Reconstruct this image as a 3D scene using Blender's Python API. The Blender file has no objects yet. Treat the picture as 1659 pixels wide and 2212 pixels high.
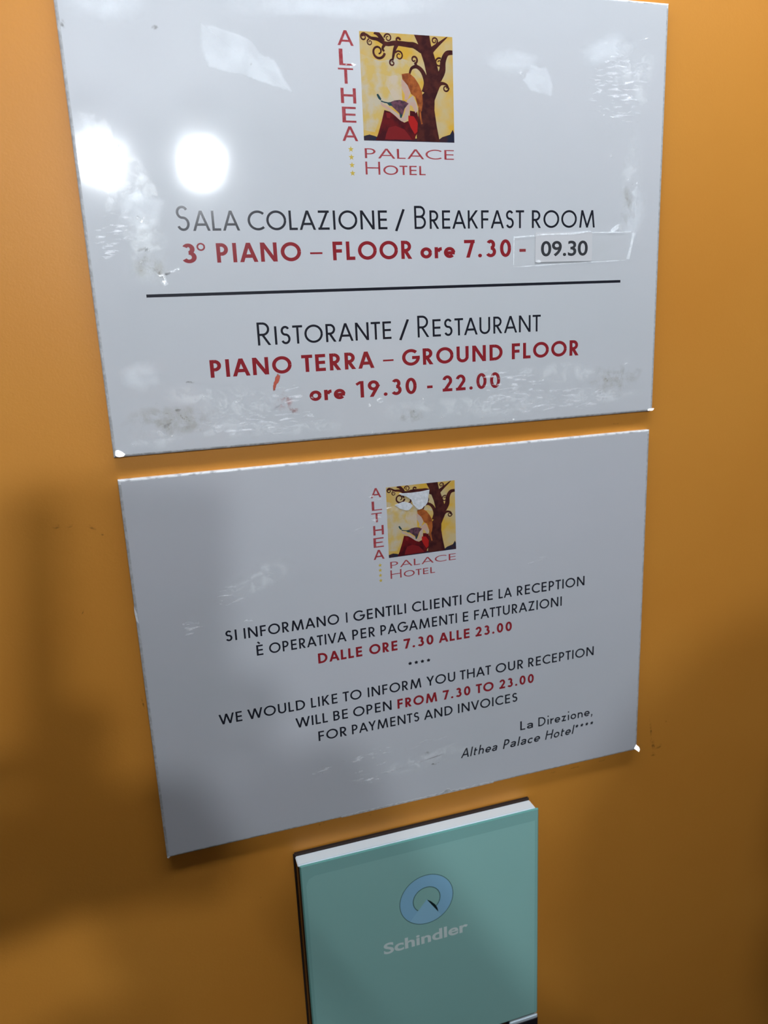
import bpy, bmesh, math, random
from mathutils import Vector, Matrix
random.seed(7)
SC = bpy.context.scene
COL = SC.collection
Z0 = 1.52                       # height of the lower sign's bottom edge above the floor (m)

# ------------------------------------------------------------------ camera
F_PX, IMG_W = 1630.66, 1659.0
cam = bpy.data.cameras.new('phone_lens')
cam.sensor_fit = 'HORIZONTAL'; cam.sensor_width = 5.6; cam.lens = 5.6 * F_PX / IMG_W
cam.clip_start = 0.01; cam.clip_end = 50
cam.dof.use_dof = True; cam.dof.focus_distance = 0.385; cam.dof.aperture_fstop = 2.6
cob = bpy.data.objects.new('phone_lens', cam); COL.objects.link(cob); SC.camera = cob
def rodrigues(w):
    v = Vector(w); return Matrix.Rotation(v.length, 3, v.normalized())
CV = rodrigues((0.234160419, -0.293728136, -0.0798412584)) @ Matrix(((1,0,0),(0,0,-1),(0,1,0)))
CAM_R, CAM_U, CAM_F = Vector(CV[0]), -Vector(CV[1]), Vector(CV[2])
CAM_P = Vector((0.0198058, -0.3766548, Z0 + 0.2763497))
M3 = Matrix((CAM_R, CAM_U, -CAM_F)).transposed()
cob.matrix_world = Matrix.Translation(CAM_P) @ M3.to_4x4()

# ------------------------------------------------------------------ world, exposure
w = bpy.data.worlds.new('world'); SC.world = w; w.use_nodes = True
w.node_tree.nodes['Background'].inputs[0].default_value = (0.5, 0.55, 0.6, 1)
w.node_tree.nodes['Background'].inputs[1].default_value = 0.01
SC.view_settings.view_transform = 'Standard'; SC.view_settings.look = 'None'
SC.view_settings.exposure = 0.0; SC.view_settings.gamma = 1.0; SC.view_settings.use_curve_mapping = False
LAMP_E = 405.0        # radiance of the two globe lamps at the back of the car
STRIP_E = 18.5       # radiance of the ceiling strip close to the wall
SPOT_E = 30.0
LAMP_C = (0.88, 0.93, 0.985)

# ------------------------------------------------------------------ materials
def setin(n, k, v):
    if k in n.inputs: n.inputs[k].default_value = v
def mat(name, color, rough=0.5, metal=0.0, spec=0.5, coat=0.0, noise=None, bump=None, emit=None):
    m = bpy.data.materials.new(name); m.use_nodes = True; nt = m.node_tree
    p = nt.nodes['Principled BSDF']
    setin(p, 'Base Color', (*color, 1)); setin(p, 'Roughness', rough); setin(p, 'Metallic', metal)
    setin(p, 'Specular IOR Level', spec); setin(p, 'Coat Weight', coat); setin(p, 'Coat Roughness', 0.04)
    tc = nt.nodes.new('ShaderNodeTexCoord')
    if noise:       # (scale, second colour, low, high)
        n = nt.nodes.new('ShaderNodeTexNoise'); n.inputs['Scale'].default_value = noise[0]
        n.inputs['Detail'].default_value = 5
        nt.links.new(tc.outputs['Object'], n.inputs['Vector'])
        r = nt.nodes.new('ShaderNodeMapRange'); r.inputs[1].default_value = noise[2]; r.inputs[2].default_value = noise[3]
        nt.links.new(n.outputs['Fac'], r.inputs[0])
        mx = nt.nodes.new('ShaderNodeMix'); mx.data_type = 'RGBA'
        mx.inputs[6].default_value = (*color, 1); mx.inputs[7].default_value = (*noise[1], 1)
        nt.links.new(r.outputs[0], mx.inputs[0]); nt.links.new(mx.outputs[2], p.inputs['Base Color'])
    if bump:        # list of (scale, strength, distance)
        prev = None
        for sc, st, di in bump:
            n = nt.nodes.new('ShaderNodeTexNoise'); n.inputs['Scale'].default_value = sc; n.inputs['Detail'].default_value = 3
            nt.links.new(tc.outputs['Object'], n.inputs['Vector'])
            b = nt.nodes.new('ShaderNodeBump'); b.inputs['Strength'].default_value = st; b.inputs['Distance'].default_value = di
            nt.links.new(n.outputs['Fac'], b.inputs['Height'])
            if prev: nt.links.new(prev.outputs[0], b.inputs['Normal'])
            prev = b
        nt.links.new(prev.outputs[0], p.inputs['Normal'])
    if emit:
        setin(p, 'Emission Color', (*emit[0], 1)); setin(p, 'Emission Strength', emit[1])
    return m
def decal(name, color, alpha, scale, lo=0.4, hi=0.6, rough=0.25, bump=0.6, dist=0.0004, spec=0.5, stretch=(1,1,1), base=0.0, light=False):
    """thin dried film (glue, tape, grime): noise leaves gaps in it"""
    m = mat(name, color, rough, spec=spec); nt = m.node_tree; p = nt.nodes['Principled BSDF']; out = nt.nodes['Material Output']
    tc = nt.nodes.new('ShaderNodeTexCoord'); mp = nt.nodes.new('ShaderNodeMapping'); mp.inputs['Scale'].default_value = stretch
    nt.links.new(tc.outputs['Object'], mp.inputs[0])
    n = nt.nodes.new('ShaderNodeTexNoise'); n.inputs['Scale'].default_value = scale; n.inputs['Detail'].default_value = 6
    n.inputs['Roughness'].default_value = 0.6; n.inputs['Distortion'].default_value = 0.4
    nt.links.new(mp.outputs[0], n.inputs['Vector'])
    r = nt.nodes.new('ShaderNodeMapRange'); r.interpolation_type = 'SMOOTHSTEP'
    r.inputs[1].default_value = lo; r.inputs[2].default_value = hi
    r.inputs[3].default_value = base; r.inputs[4].default_value = alpha
    nt.links.new(n.outputs['Fac'], r.inputs[0])
    # vertex attribute 'edge' fades the film out towards its rim
    at = nt.nodes.new('ShaderNodeAttribute'); at.attribute_name = 'edge'
    mu = nt.nodes.new('ShaderNodeMath'); mu.operation = 'MULTIPLY'
    nt.links.new(r.outputs[0], mu.inputs[0]); nt.links.new(at.outputs['Fac'], mu.inputs[1])
    if not light:
        nt.links.new(mu.outputs[0], p.inputs['Alpha'])
    else:           # milky film: scatters light of its own and lets most of the light through
        blk = nt.nodes.new('ShaderNodeBsdfTransparent'); blk.inputs[0].default_value = (0,0,0,1)
        mxs = nt.nodes.new('ShaderNodeMixShader'); nt.links.new(mu.outputs[0], mxs.inputs[0])
        nt.links.new(blk.outputs[0], mxs.inputs[1]); nt.links.new(p.outputs[0], mxs.inputs[2])
        k = nt.nodes.new('ShaderNodeMath'); k.operation = 'MULTIPLY_ADD'; k.inputs[1].default_value = -.6; k.inputs[2].default_value = 1.0
        nt.links.new(mu.outputs[0], k.inputs[0])
        cb = nt.nodes.new('ShaderNodeCombineColor')
        for q in range(3): nt.links.new(k.outputs[0], cb.inputs[q])
        thru = nt.nodes.new('ShaderNodeBsdfTransparent'); nt.links.new(cb.outputs[0], thru.inputs[0])
        ad = nt.nodes.new('ShaderNodeAddShader'); nt.links.new(mxs.outputs[0], ad.inputs[0]); nt.links.new(thru.outputs[0], ad.inputs[1])
        nt.links.new(ad.outputs[0], out.inputs['Surface'])
    if bump:
        b = nt.nodes.new('ShaderNodeBump'); b.inputs['Strength'].default_value = bump; b.inputs['Distance'].default_value = dist
        n2 = nt.nodes.new('ShaderNodeTexNoise'); n2.inputs['Scale'].default_value = scale * 2.2; n2.inputs['Detail'].default_value = 4
        nt.links.new(mp.outputs[0], n2.inputs['Vector']); nt.links.new(n2.outputs['Fac'], b.inputs['Height'])
        nt.links.new(b.outputs[0], p.inputs['Normal'])
    return m
M = dict(
 wall=mat('orange_laminate', (0.71,0.300,0.044), 0.42, spec=0.35, noise=(7,(0.68,0.275,0.037),0.35,0.65), bump=[(900,0.10,0.0004),(260,0.06,0.0008)]),
 sign=mat('glossy_white_print', (0.66,0.685,0.725), 0.075, spec=0.5, noise=(9,(0.63,0.665,0.70),0.35,0.7), bump=[(14,0.10,0.0020),(160,0.03,0.0003)]),
 sign2=mat('satin_white_print', (0.61,0.63,0.68), 0.17, spec=0.5, noise=(9,(0.58,0.61,0.65),0.35,0.7), bump=[(14,0.08,0.0020),(160,0.02,0.0003)]),
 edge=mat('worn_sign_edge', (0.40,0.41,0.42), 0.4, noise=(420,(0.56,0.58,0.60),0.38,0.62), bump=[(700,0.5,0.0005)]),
 edge_top=mat('lit_rim_and_lifted_edge', (0.80,0.83,0.86), 0.22, noise=(300,(0.45,0.47,0.50),0.5,0.7), bump=[(500,0.4,0.0005)]),  # pale for lifted lamination; on the top rim it paints the light from above
 chip=mat('broken_white_corner', (0.95,0.97,0.98), 0.22, metal=0.5, spec=1.0, bump=[(900,0.4,0.0005)]),
 black=mat('black_print', (0.018,0.019,0.028), 0.13),
 red=mat('red_print', (0.30,0.022,0.030), 0.13),
 logo_red=mat('logo_red_print', (0.36,0.045,0.055), 0.14, noise=(500,(0.43,0.10,0.11),0.4,0.7)),
 star=mat('yellow_print', (0.62,0.46,0.08), 0.15),
 p_bg=mat('painted_yellow', (0.66,0.40,0.055), 0.15, noise=(85,(0.58,0.46,0.24),0.40,0.62)),
 p_sky=mat('painted_pale_yellow', (0.62,0.44,0.14), 0.15, noise=(150,(0.56,0.49,0.36),0.42,0.6)),
 p_tree=mat('painted_brown', (0.085,0.022,0.018), 0.15, noise=(260,(0.045,0.013,0.014),0.4,0.6)),
 p_hair=mat('painted_auburn', (0.42,0.12,0.030), 0.15, noise=(300,(0.22,0.055,0.02),0.42,0.62)),
 p_skin=mat('painted_skin', (0.56,0.36,0.28), 0.15, noise=(300,(0.50,0.40,0.34),0.4,0.6)),
 p_veil=mat('painted_veil', (0.60,0.50,0.38), 0.15, noise=(220,(0.60,0.46,0.20),0.4,0.65)),
 p_dress=mat('painted_dark_red', (0.135,0.010,0.012), 0.15, noise=(180,(0.06,0.008,0.012),0.4,0.6)),
 p_fold=mat('painted_wine', (0.20,0.016,0.018), 0.15),
 p_red=mat('painted_red', (0.42,0.018,0.016), 0.15),
 p_flower=mat('painted_mauve', (0.16,0.065,0.095), 0.15, noise=(500,(0.06,0.035,0.05),0.42,0.6)),
 p_leaf=mat('painted_teal', (0.022,0.062,0.072), 0.15),
 p_ground=mat('painted_ground', (0.045,0.022,0.030), 0.15, noise=(260,(0.02,0.025,0.05),0.4,0.6)),
 paper=mat('torn_white_paper', (0.70,0.73,0.78), 0.5, noise=(600,(0.60,0.64,0.68),0.4,0.6), bump=[(500,0.5,0.0006)]),
 slip=mat('slip_paper', (0.67,0.68,0.71), 0.5),
 reflect_brown=mat('side_reflection_brown', (0.10,0.045,0.02), 0.25, metal=0.5),  # polished metal; the brown wall mirrored in it is put into the colour
 alu=mat('brushed_aluminium', (0.80,0.92,1.0), 0.30, metal=0.12, bump=[(1200,0.08,0.0002)]),
 gasket=mat('dark_gasket', (0.035,0.018,0.012), 0.6),
 dark=mat('dark_plate', (0.018,0.014,0.018), 0.25),
 glass=mat('back_painted_glass', (0.31,0.62,0.58), 0.07, spec=0.6, noise=(6,(0.29,0.59,0.55),0.35,0.65)),
 glass_in=mat('back_painted_glass_centre', (0.355,0.68,0.63), 0.07, spec=0.6),
 glass_edge=mat('green_glass_edge', (0.16,0.42,0.38), 0.08, spec=0.8),
 emblem=mat('pale_blue_print', (0.34,0.68,0.93), 0.10, spec=0.6),
 emblem_hi=mat('pale_blue_print_sector', (0.39,0.75,0.98), 0.10, spec=0.6),
 emblem_line=mat('dark_teal_print', (0.11,0.24,0.25), 0.10),
 emblem_dark=mat('black_teal_print', (0.015,0.03,0.035), 0.10),
 etched=mat('etched_lettering', (0.84,0.99,0.97), 0.35),
 panel_grey=mat('dark_grey_laminate', (0.05,0.052,0.055), 0.6), ceiling=mat('satin_ceiling_panel', (0.18,0.185,0.19), 0.6), floor=mat('grey_rubber_floor', (0.07,0.07,0.075), 0.5, noise=(90,(0.11,0.11,0.115),0.4,0.6)),
 steel=mat('satin_steel', (0.45,0.46,0.47), 0.3, metal=0.9, bump=[(200,0.05,0.0005)]),
 globe=mat('lit_globe', (0.9,0.9,0.9), 0.3, emit=(LAMP_C, LAMP_E)), strip=mat('lit_strip', (0.9,0.9,0.9), 0.3, emit=(LAMP_C, STRIP_E)),
 skin=mat('skin', (0.55,0.32,0.22), 0.5), jacket=mat('dark_jacket', (0.03,0.032,0.045), 0.8), jeans=mat('blue_jeans', (0.03,0.045,0.09), 0.85),
 shoe=mat('black_shoe', (0.02,0.02,0.02), 0.5), hair=mat('dark_hair', (0.02,0.012,0.008), 0.6), phone=mat('black_phone', (0.015,0.015,0.018), 0.2),
 eye=mat('eye', (0.05,0.03,0.02), 0.1),
 d_film=decal('old_tape_film', (0.86,0.90,0.93), 0.30, 90, 0.30, 0.62, rough=0.30, bump=0.15, base=0.12, light=True),
 d_glue=decal('dried_glue', (0.68,0.70,0.69), 0.42, 110, 0.38, 0.64, rough=0.2, bump=0.3, dist=0.0006, base=0.08, light=True),
 d_glue2=decal('glue_haze', (0.84,0.86,0.86), 0.28, 150, 0.42, 0.62, rough=0.2, bump=0.2, dist=0.0004, base=0.04, light=True),
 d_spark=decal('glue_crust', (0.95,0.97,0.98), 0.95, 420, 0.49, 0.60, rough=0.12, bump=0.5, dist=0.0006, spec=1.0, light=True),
 d_grime=decal('grey_grime', (0.20,0.18,0.15), 0.42, 260, 0.48, 0.66, rough=0.5, bump=0.2),
 d_tan=decal('tan_grime', (0.60,0.58,0.51), 0.42, 130, 0.40, 0.66, rough=0.3, bump=0.3, dist=0.0006),
 d_pink=decal('pink_smear', (0.66,0.30,0.30), 0.45, 260, 0.46, 0.64, rough=0.25, bump=0.4),
 d_orange=decal('orange_crayon', (0.62,0.10,0.05), 0.95, 500, 0.20, 0.45, rough=0.4, bump=0.3, base=0.5),
 d_scr=decal('fine_scratches', (0.97,0.98,1.0), 0.65, 300, 0.54, 0.64, rough=0.35, bump=0.0, stretch=(0.5,1,2.2), light=True),
 d_scuff=decal('dark_scuff', (0.10,0.045,0.012), 0.55, 230, 0.42, 0.66, rough=0.6, bump=0.0),
 d_tape=decal('clear_tape', (0.60,0.62,0.58), 0.07, 60, 0.2, 0.8, rough=0.25, bump=0.08, base=0.02, light=True),
 d_tapeedge=decal('clear_tape_edge', (0.88,0.92,0.94), 0.80, 200, 0.3, 0.7, rough=0.15, bump=0.3, base=0.4, light=True),
)

# ------------------------------------------------------------------ helpers (plan units: mm, x right, z up from the lower sign's bottom edge, y into the wall)
def W(x, z, y=0.0): return Vector((x/1000, y/1000, Z0 + z/1000))
def new(name, bm, m, parent=None, origin=None):
    me = bpy.data.meshes.new(name)
    if origin is not None: bmesh.ops.translate(bm, verts=bm.verts, vec=-Vector(origin))
    bm.to_mesh(me); bm.free()
    for mm in (m if isinstance(m, (list, tuple)) else [m]): me.materials.append(mm)
    o = bpy.data.objects.new(name, me); COL.objects.link(o)
    if origin is not None: o.location = origin
    if parent is not None:
        o.parent = parent; o.location = Vector(origin if origin is not None else (0,0,0)) - WORLD[parent.name]
    WORLD[o.name] = Vector(origin if origin is not None else (0,0,0))
    return o
WORLD = {}
def tag(o, label=None, cat=None, group=None, kind=None):
    for k, v in (('label',label),('category',cat),('group',group),('kind',kind)):
        if v: o[k] = v
    return o
def box(bm, a, b, bevel=0.0, seg=2, mi=0):
    a, b = Vector(a), Vector(b); c = (a+b)/2; s = b-a
    r = bmesh.ops.create_cube(bm, size=1.0)
    bmesh.ops.scale(bm, vec=s, verts=r['verts']); bmesh.ops.translate(bm, vec=c, verts=r['verts'])
    fs = list({f for v in r['verts'] for f in v.link_faces})
    for f in fs: f.material_index = mi
    if bevel:
        es = list({e for v in r['verts'] for e in v.link_edges})
        bmesh.ops.bevel(bm, geom=es, offset=bevel, segments=seg, affect='EDGES', clamp_overlap=True)
def smooth(o):
    for p in o.data.polygons: p.use_smooth = True
    return o
def flat_poly(bm, pts, y, mi=0):
    """one polygon of print lying in the plane y (mm)"""
    vs = [bm.verts.new(W(x, z, y)) for x, z in pts]
    f = bm.faces.new(vs); f.material_index = mi
    f.normal_update()
    if f.normal.y > 0: f.normal_flip()
    if len(pts) > 4: bmesh.ops.triangulate(bm, faces=[f])

# ------------------------------------------------------------------ stroke lettering: geometric sans, cap height 1
def arc(cx, cy, rx, ry, a0, a1, n=None):
    n = n or max(5, int(abs(a1-a0)/9))
    return [(cx+rx*math.cos(math.radians(a0+(a1-a0)*i/n)), cy+ry*math.sin(math.radians(a0+(a1-a0)*i/n))) for i in range(n+1)]
def clip(poly, lim, keep_above):
    out = []
    for i in range(len(poly)):
        p, q = poly[i], poly[(i+1) % len(poly)]
        ip = (p[1] >= lim) if keep_above else (p[1] <= lim); iq = (q[1] >= lim) if keep_above else (q[1] <= lim)
        if ip: out.append(p)
        if ip != iq:
            t = (lim-p[1])/(q[1]-p[1]); out.append((p[0]+(q[0]-p[0])*t, lim))
    return out
def ribbon(pts, w):
    L, R = [], []
    for i, (x, y) in enumerate(pts):
        a = pts[max(i-1,0)]; b = pts[min(i+1,len(pts)-1)]
        dx, dy = b[0]-a[0], b[1]-a[1]; l = math.hypot(dx, dy) or 1; nx, ny = -dy/l*w/2, dx/l*w/2
        L.append((x+nx, y+ny)); R.append((x-nx, y-ny))
    return [[L[i], L[i+1], R[i+1], R[i]] for i in range(len(pts)-1)]
def st(x0, y0, x1, y1, w, ext=0.0, band=None, ext2=None):
    e2 = ext if ext2 is None else ext2
    l = math.hypot(x1-x0, y1-y0); ux, uy = (x1-x0)/l, (y1-y0)/l
    p = ribbon([(x0-ux*ext, y0-uy*ext), (x1+ux*e2, y1+uy*e2)], w)[0]
    if band: p = clip(clip(p, band[0], True), band[1], False)
    return p
def glyph(ch, w):
    h = w/2; B = (0, 1); P = []
    D = lambda *a: P.append(st(*a, w, 2*w, B))
    S = lambda *a: P.append(st(*a, w))
    R = lambda pts: P.extend(ribbon(pts, w))
    if ch == 'A':
        Wd = .80+w*.5; k = .56*w; D(k,0,Wd/2,1); D(Wd-k,0,Wd/2,1); S(Wd*.2,.31,Wd*.8,.31)
    elif ch == 'B':
        Wd = .53+w*.3; S(h,0,h,1); m = .53; r1 = (1-h-m)/2; r2 = (m-h)/2; x1 = Wd-h-r1-.03; x2 = Wd-h-r2
        S(0,1-h,x1,1-h); S(0,m,x1,m); S(0,h,x2,h); R(arc(x1,m+r1,r1,r1,90,-90)); R(arc(x2,h+r2,r2,r2,90,-90))
    elif ch == 'C': Wd = .80; r = .505-h; R(arc(.5,.5,r,r,48,312)); 
    elif ch == 'D':
        Wd = .74+w*.3; S(h,0,h,1); r = .5-h; x = Wd-h-r; S(0,1-h,x,1-h); S(0,h,x,h); R(arc(x,.5,r,r,90,-90))
    elif ch in 'EÈ':
        Wd = .44+w*.5; S(h,0,h,1); S(0,1-h,Wd,1-h); S(0,.51,Wd*.96,.51); S(0,h,Wd,h)
        if ch == 'È': P.append(st(.13,1.30,.30,1.12,w*.9))
    elif ch == 'F': Wd = .42+w*.5; S(h,0,h,1); S(0,1-h,Wd,1-h); S(0,.50,Wd*.94,.50)
    elif ch == 'G': Wd = .99; r = .505-h; R(arc(.5,.5,r,r,45,358)); S(.56,.5-h*.2,1.0,.5-h*.2)
    elif ch == 'H': Wd = .66+w*.6; S(h,0,h,1); S(Wd-h,0,Wd-h,1); S(0,.52,Wd,.52)
    elif ch == 'I': Wd = w; S(h,0,h,1)
    elif ch == 'K': Wd = .58+w*.5; S(h,0,h,1); P.append(st(h*1.2,.40,Wd-.6*w,1,w,0,B,2*w)); P.append(st(.28*Wd+.05,.56,Wd-.55*w,0,w,0,B,2*w))
    elif ch == 'L': Wd = .36+w*.6; S(h,0,h,1); S(0,h,Wd,h)
    elif ch == 'M':
        Wd = .90+w; a = .12; D(h,0,a+h,1); D(Wd-h,0,Wd-a-h,1); D(a+h,1,Wd/2,.04); D(Wd-a-h,1,Wd/2,.04)
    elif ch == 'N': Wd = .68+w*.7; S(h,0,h,1); S(Wd-h,0,Wd-h,1); D(h,1,Wd-h,0)
    elif ch == 'O': Wd = 1.01; r = .505-h; R(arc(Wd/2,.5,r,r,0,360,40))
    elif ch in 'PR':
        Wd = .49+w*.35; S(h,0,h,1); m = .44 if ch == 'P' else .46; r = (1-h-m)/2; x = Wd-h-r
        S(0,1-h,x,1-h); S(0,m,x,m); R(arc(x,m+r,r,r,90,-90))
        if ch == 'R': Wd += .03; P.append(st(.22,m,Wd-.5*w,0,w,0,B,2*w))
    elif ch == 'S':
        Wd = .47+w*.4; ru = (1-w)*.235; rl = (1-w)*.265; cx = Wd/2; rx = Wd/2-h
        R(arc(cx,1-h-ru,rx*.92,ru,28,270)); R(arc(cx,h+rl,rx,rl,90,-155))
    elif ch == 'T': Wd = .48+w*.5; S(0,1-h,Wd,1-h); S(Wd/2,0,Wd/2,1)
    elif ch == 'U': Wd = .62+w*.5; r = Wd/2-h; S(h,r+h,h,1); S(Wd-h,r+h,Wd-h,1); R(arc(Wd/2,r+h,r,r,180,360))
    elif ch == 'V': Wd = .76+w*.4; k=.56*w; D(k,1,Wd/2,0); D(Wd-k,1,Wd/2,0)
    elif ch == 'W': Wd = 1.16+w*.6; k=.55*w; q=Wd*.28; D(k,1,q,0); D(q,0,Wd/2,1); D(Wd/2,1,Wd-q,0); D(Wd-q,0,Wd-k,1)
    elif ch == 'Y': Wd = .68+w*.4; k=.6*w; P.append(st(k,1,Wd/2,.42,w,2*w,B,.1*w)); P.append(st(Wd-k,1,Wd/2,.42,w,2*w,B,.1*w)); S(Wd/2,0,Wd/2,.44)
    elif ch == 'Z': Wd = .55+w*.4; S(0.02,1-h,Wd,1-h); S(0,h,Wd,h); P.append(st(.62*w,0,Wd-.62*w,1,w,w,B))
    elif ch == '/': Wd = .40; P.append(st(.03,-.1,.37,1.06,w*.85))
    elif ch == '0': Wd = .56+w*.3; R(arc(Wd/2,.5,Wd/2-h,.505-h,0,360,40))
    elif ch == '1': Wd = .24+w*.8; S(Wd-h,0,Wd-h,1); P.append(st(0.0,.80,Wd-h,.985,w*.85,0,B))
    elif ch == '2':
        Wd = .50+w*.4; r = .27-h*.4; cx = Wd*.5; R(arc(cx,1-h-r,Wd/2-h,r,168,-32)); x = cx+(Wd/2-h)*math.cos(math.radians(-32)); y = 1-h-r-r*math.sin(math.radians(32))
        P.append(st(.62*w,h*.6,x,y,w,w*.3,(0,1))); S(0.0,h,Wd,h)
    elif ch == '3':
        Wd = .50+w*.3; ru = (1-w)*.235; rl = (1-w)*.265; R(arc(Wd*.47,1-h-ru,Wd*.44-h,ru,150,-90)); R(arc(Wd*.47,h+rl,Wd*.53-h,rl,90,-150))
    elif ch == '7': Wd = .50+w*.4; S(0,1-h,Wd,1-h); P.append(st(.20,0,Wd-.6*w,1-h,w,w*.6,B))
    elif ch == '9':
        Wd = .56+w*.3; r = Wd/2-h; cy = 1-h-r; R(arc(Wd/2,cy,r,r,0,360,32)); P.append(st(Wd*.30,0,Wd-h-.01,cy-r*.42,w,w*.8,(0,1)))
    elif ch == '.': Wd = w*1.15; r = w*.575; P.append([(r+r*math.cos(a*math.pi/7), r+r*math.sin(a*math.pi/7)) for a in range(14)])
    elif ch == '–': Wd = .70; P.append(st(0,.40,Wd,.40,w*.55))
    elif ch == '-': Wd = .36; P.append(st(0,.36,Wd,.36,w*.9))
    elif ch == '°': Wd = .40; R([(.2+.155*math.cos(a*math.pi/10), .80+.155*math.sin(a*math.pi/10)) for a in range(21)]) if w < .1 else P.extend(ribbon([(.2+.165*math.cos(a*math.pi/10), .82+.165*math.sin(a*math.pi/10)) for a in range(21)], w*.45))
    elif ch == '*':
        Wd = .40
        for a in range(5):
            t = math.radians(90+72*a); P.append(st(.2,.78,.2+.17*math.cos(t),.78+.17*math.sin(t),w*.85))
    # lower case
    elif ch == 'o': x = .62; Wd = x+.01; R(arc(Wd/2,x/2,x/2-h,x/2-h,0,360,32))
    elif ch == 'e':
        x = .62; Wd = x; R(arc(x/2,x/2,x/2-h,x/2-h,0,318)); S(h,x/2-.02,x-.3*h,x/2-.02)
    elif ch == 'c': x = .60; Wd = .54; R(arc(x/2,x/2,x/2-h,x/2-h,45,315))
    elif ch == 'r': x = .62; Wd = .27+w*.5; S(h,0,h,x); R(arc(Wd+.02,x-h-.22,Wd-w+.03,.22,165,88))
    elif ch == 'n': x = .62; Wd = .50+w*.4; r = Wd/2-h; S(h,0,h,x); R(arc(Wd/2,x-h-r,r,r,180,0)); S(Wd-h,0,Wd-h,x-h-r)
    elif ch == 'h': x = .62; Wd = .50+w*.4; r = Wd/2-h; S(h,0,h,1); R(arc(Wd/2,x-h-r,r,r,180,0)); S(Wd-h,0,Wd-h,x-h-r)
    elif ch == 'i': Wd = w; S(h,0,h,.62); S(h,.86,h,1)
    elif ch == 'l': Wd = w; S(h,0,h,1)
    elif ch == 't': Wd = .26+w*.5; S(.10,.0+h*1.2,.10,.82); S(0,.62-h,Wd,.62-h); R(arc(.10+.10,.10+h,.10,.10,180,290))
    elif ch == 'z': Wd = .46; S(0,.62-h,Wd,.62-h); S(0,h,Wd,h); P.append(st(.7*w,0,Wd-.7*w,.62,w,w,(0,.62)))
    elif ch == 'a':
        Wd = .50+w*.5; x = .62; S(Wd-h-.03,.03,Wd-h-.03,x-.16); R(arc(Wd/2-.02,x-h-.12,Wd/2-h-.01,.12,165,0)); R(arc(Wd/2-.03,.19,Wd/2-h-.03,.19-h,90,360)); S(Wd*.45,.19*2-h,Wd-h,.19*2-h+.03)
    elif ch == ',': Wd = w; S(h,0,h,w*1.1); P.append(st(h*1.2,.02,h*.3,-.16,w*.7))
    else: Wd = .3
    return Wd, P
SIDE = {'A':.0,'V':.0,'W':.0,'Y':.0,'T':.015,'O':.05,'C':.05,'G':.05,'L':.06,'o':.04,'e':.04,'c':.04,'a':.05,'r':.05,'.':.09,'7':.04,'/':.0}
def lettering(name, words, z, cap, weight, m, parent, y, first_big=None, shear=0.0, track=0.0, slope=0.0, origin=None, stem=False):
    """words: (text, x left, x right) in mm; every word is fitted to its measured ink width"""
    bm = bmesh.new(); k = 0
    for text, xl, xr in words:
        if stem:        # wide letters: keep the stems' width when the word is stretched
            nat = sum(glyph(c, weight)[0] + 2*SIDE.get(c, .085) for c in text); weight = stem / max(.8, (xr-xl)/(nat*cap))**.8
        items, x = [], 0.0
        for i, ch in enumerate(text):
            s = first_big if (first_big and i == 0 and ch.isalpha()) else 1.0
            wd, P = glyph(ch, weight/s if s != 1 else weight)
            sb = SIDE.get(ch, .085) + track + (weight*.12)
            if i: x += sb*s
            items.append((x, s, P)); x += wd*s + sb*s
            last = sb*s
        x -= last
        fx = (xr-xl)/(x*cap)
        for gx, s, P in items:
            for j, poly in enumerate(P):
                if len(poly) < 3: continue
                vs = []
                for (px, py) in poly:
                    X = xl + (gx+px*s)*cap*fx; Z = z + py*s*cap + slope*(X-words[0][1]); X += shear*py*s*cap
                    vs.append(bm.verts.new(W(X, Z, y-0.0006*(j % 14))))
                f = bm.faces.new(vs); f.normal_update()
                if f.normal.y > 0: f.normal_flip()
    return new(name, bm, m, parent, origin)
def font_text(name, body, xl, xr, z, cap_top, m, parent, y, offset=0.0, shear=0.0, slope=0.0, ref='H', origin=None):
    """same fit, letters from Blender's built-in face"""
    def mesh_of(s):
        c = bpy.data.curves.new('tmp', 'FONT'); c.body = s; c.offset = offset; c.shear = shear; c.resolution_u = 6
        o = bpy.data.objects.new('tmp', c); COL.objects.link(o)
        me = bpy.data.meshes.new_from_object(o); bpy.data.objects.remove(o); return me
    r = mesh_of(ref); caph = max(v.co.y for v in r.vertices); base = min(v.co.y for v in r.vertices)
    me = mesh_of(body); xs = [v.co.x for v in me.vertices]; x0, x1 = min(xs), max(xs)
    bm = bmesh.new(); bm.from_mesh(me)
    for v in bm.verts:
        X = xl + (v.co.x-x0)/(x1-x0)*(xr-xl); Zc = z + (v.co.y-base)/(caph-base)*cap_top + slope*(X-xl)
        v.co = W(X, Zc, y)
    for f in bm.faces:
        f.normal_update()
        if f.normal.y > 0: f.normal_flip()
    return new(name, bm, m, parent, origin)

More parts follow.
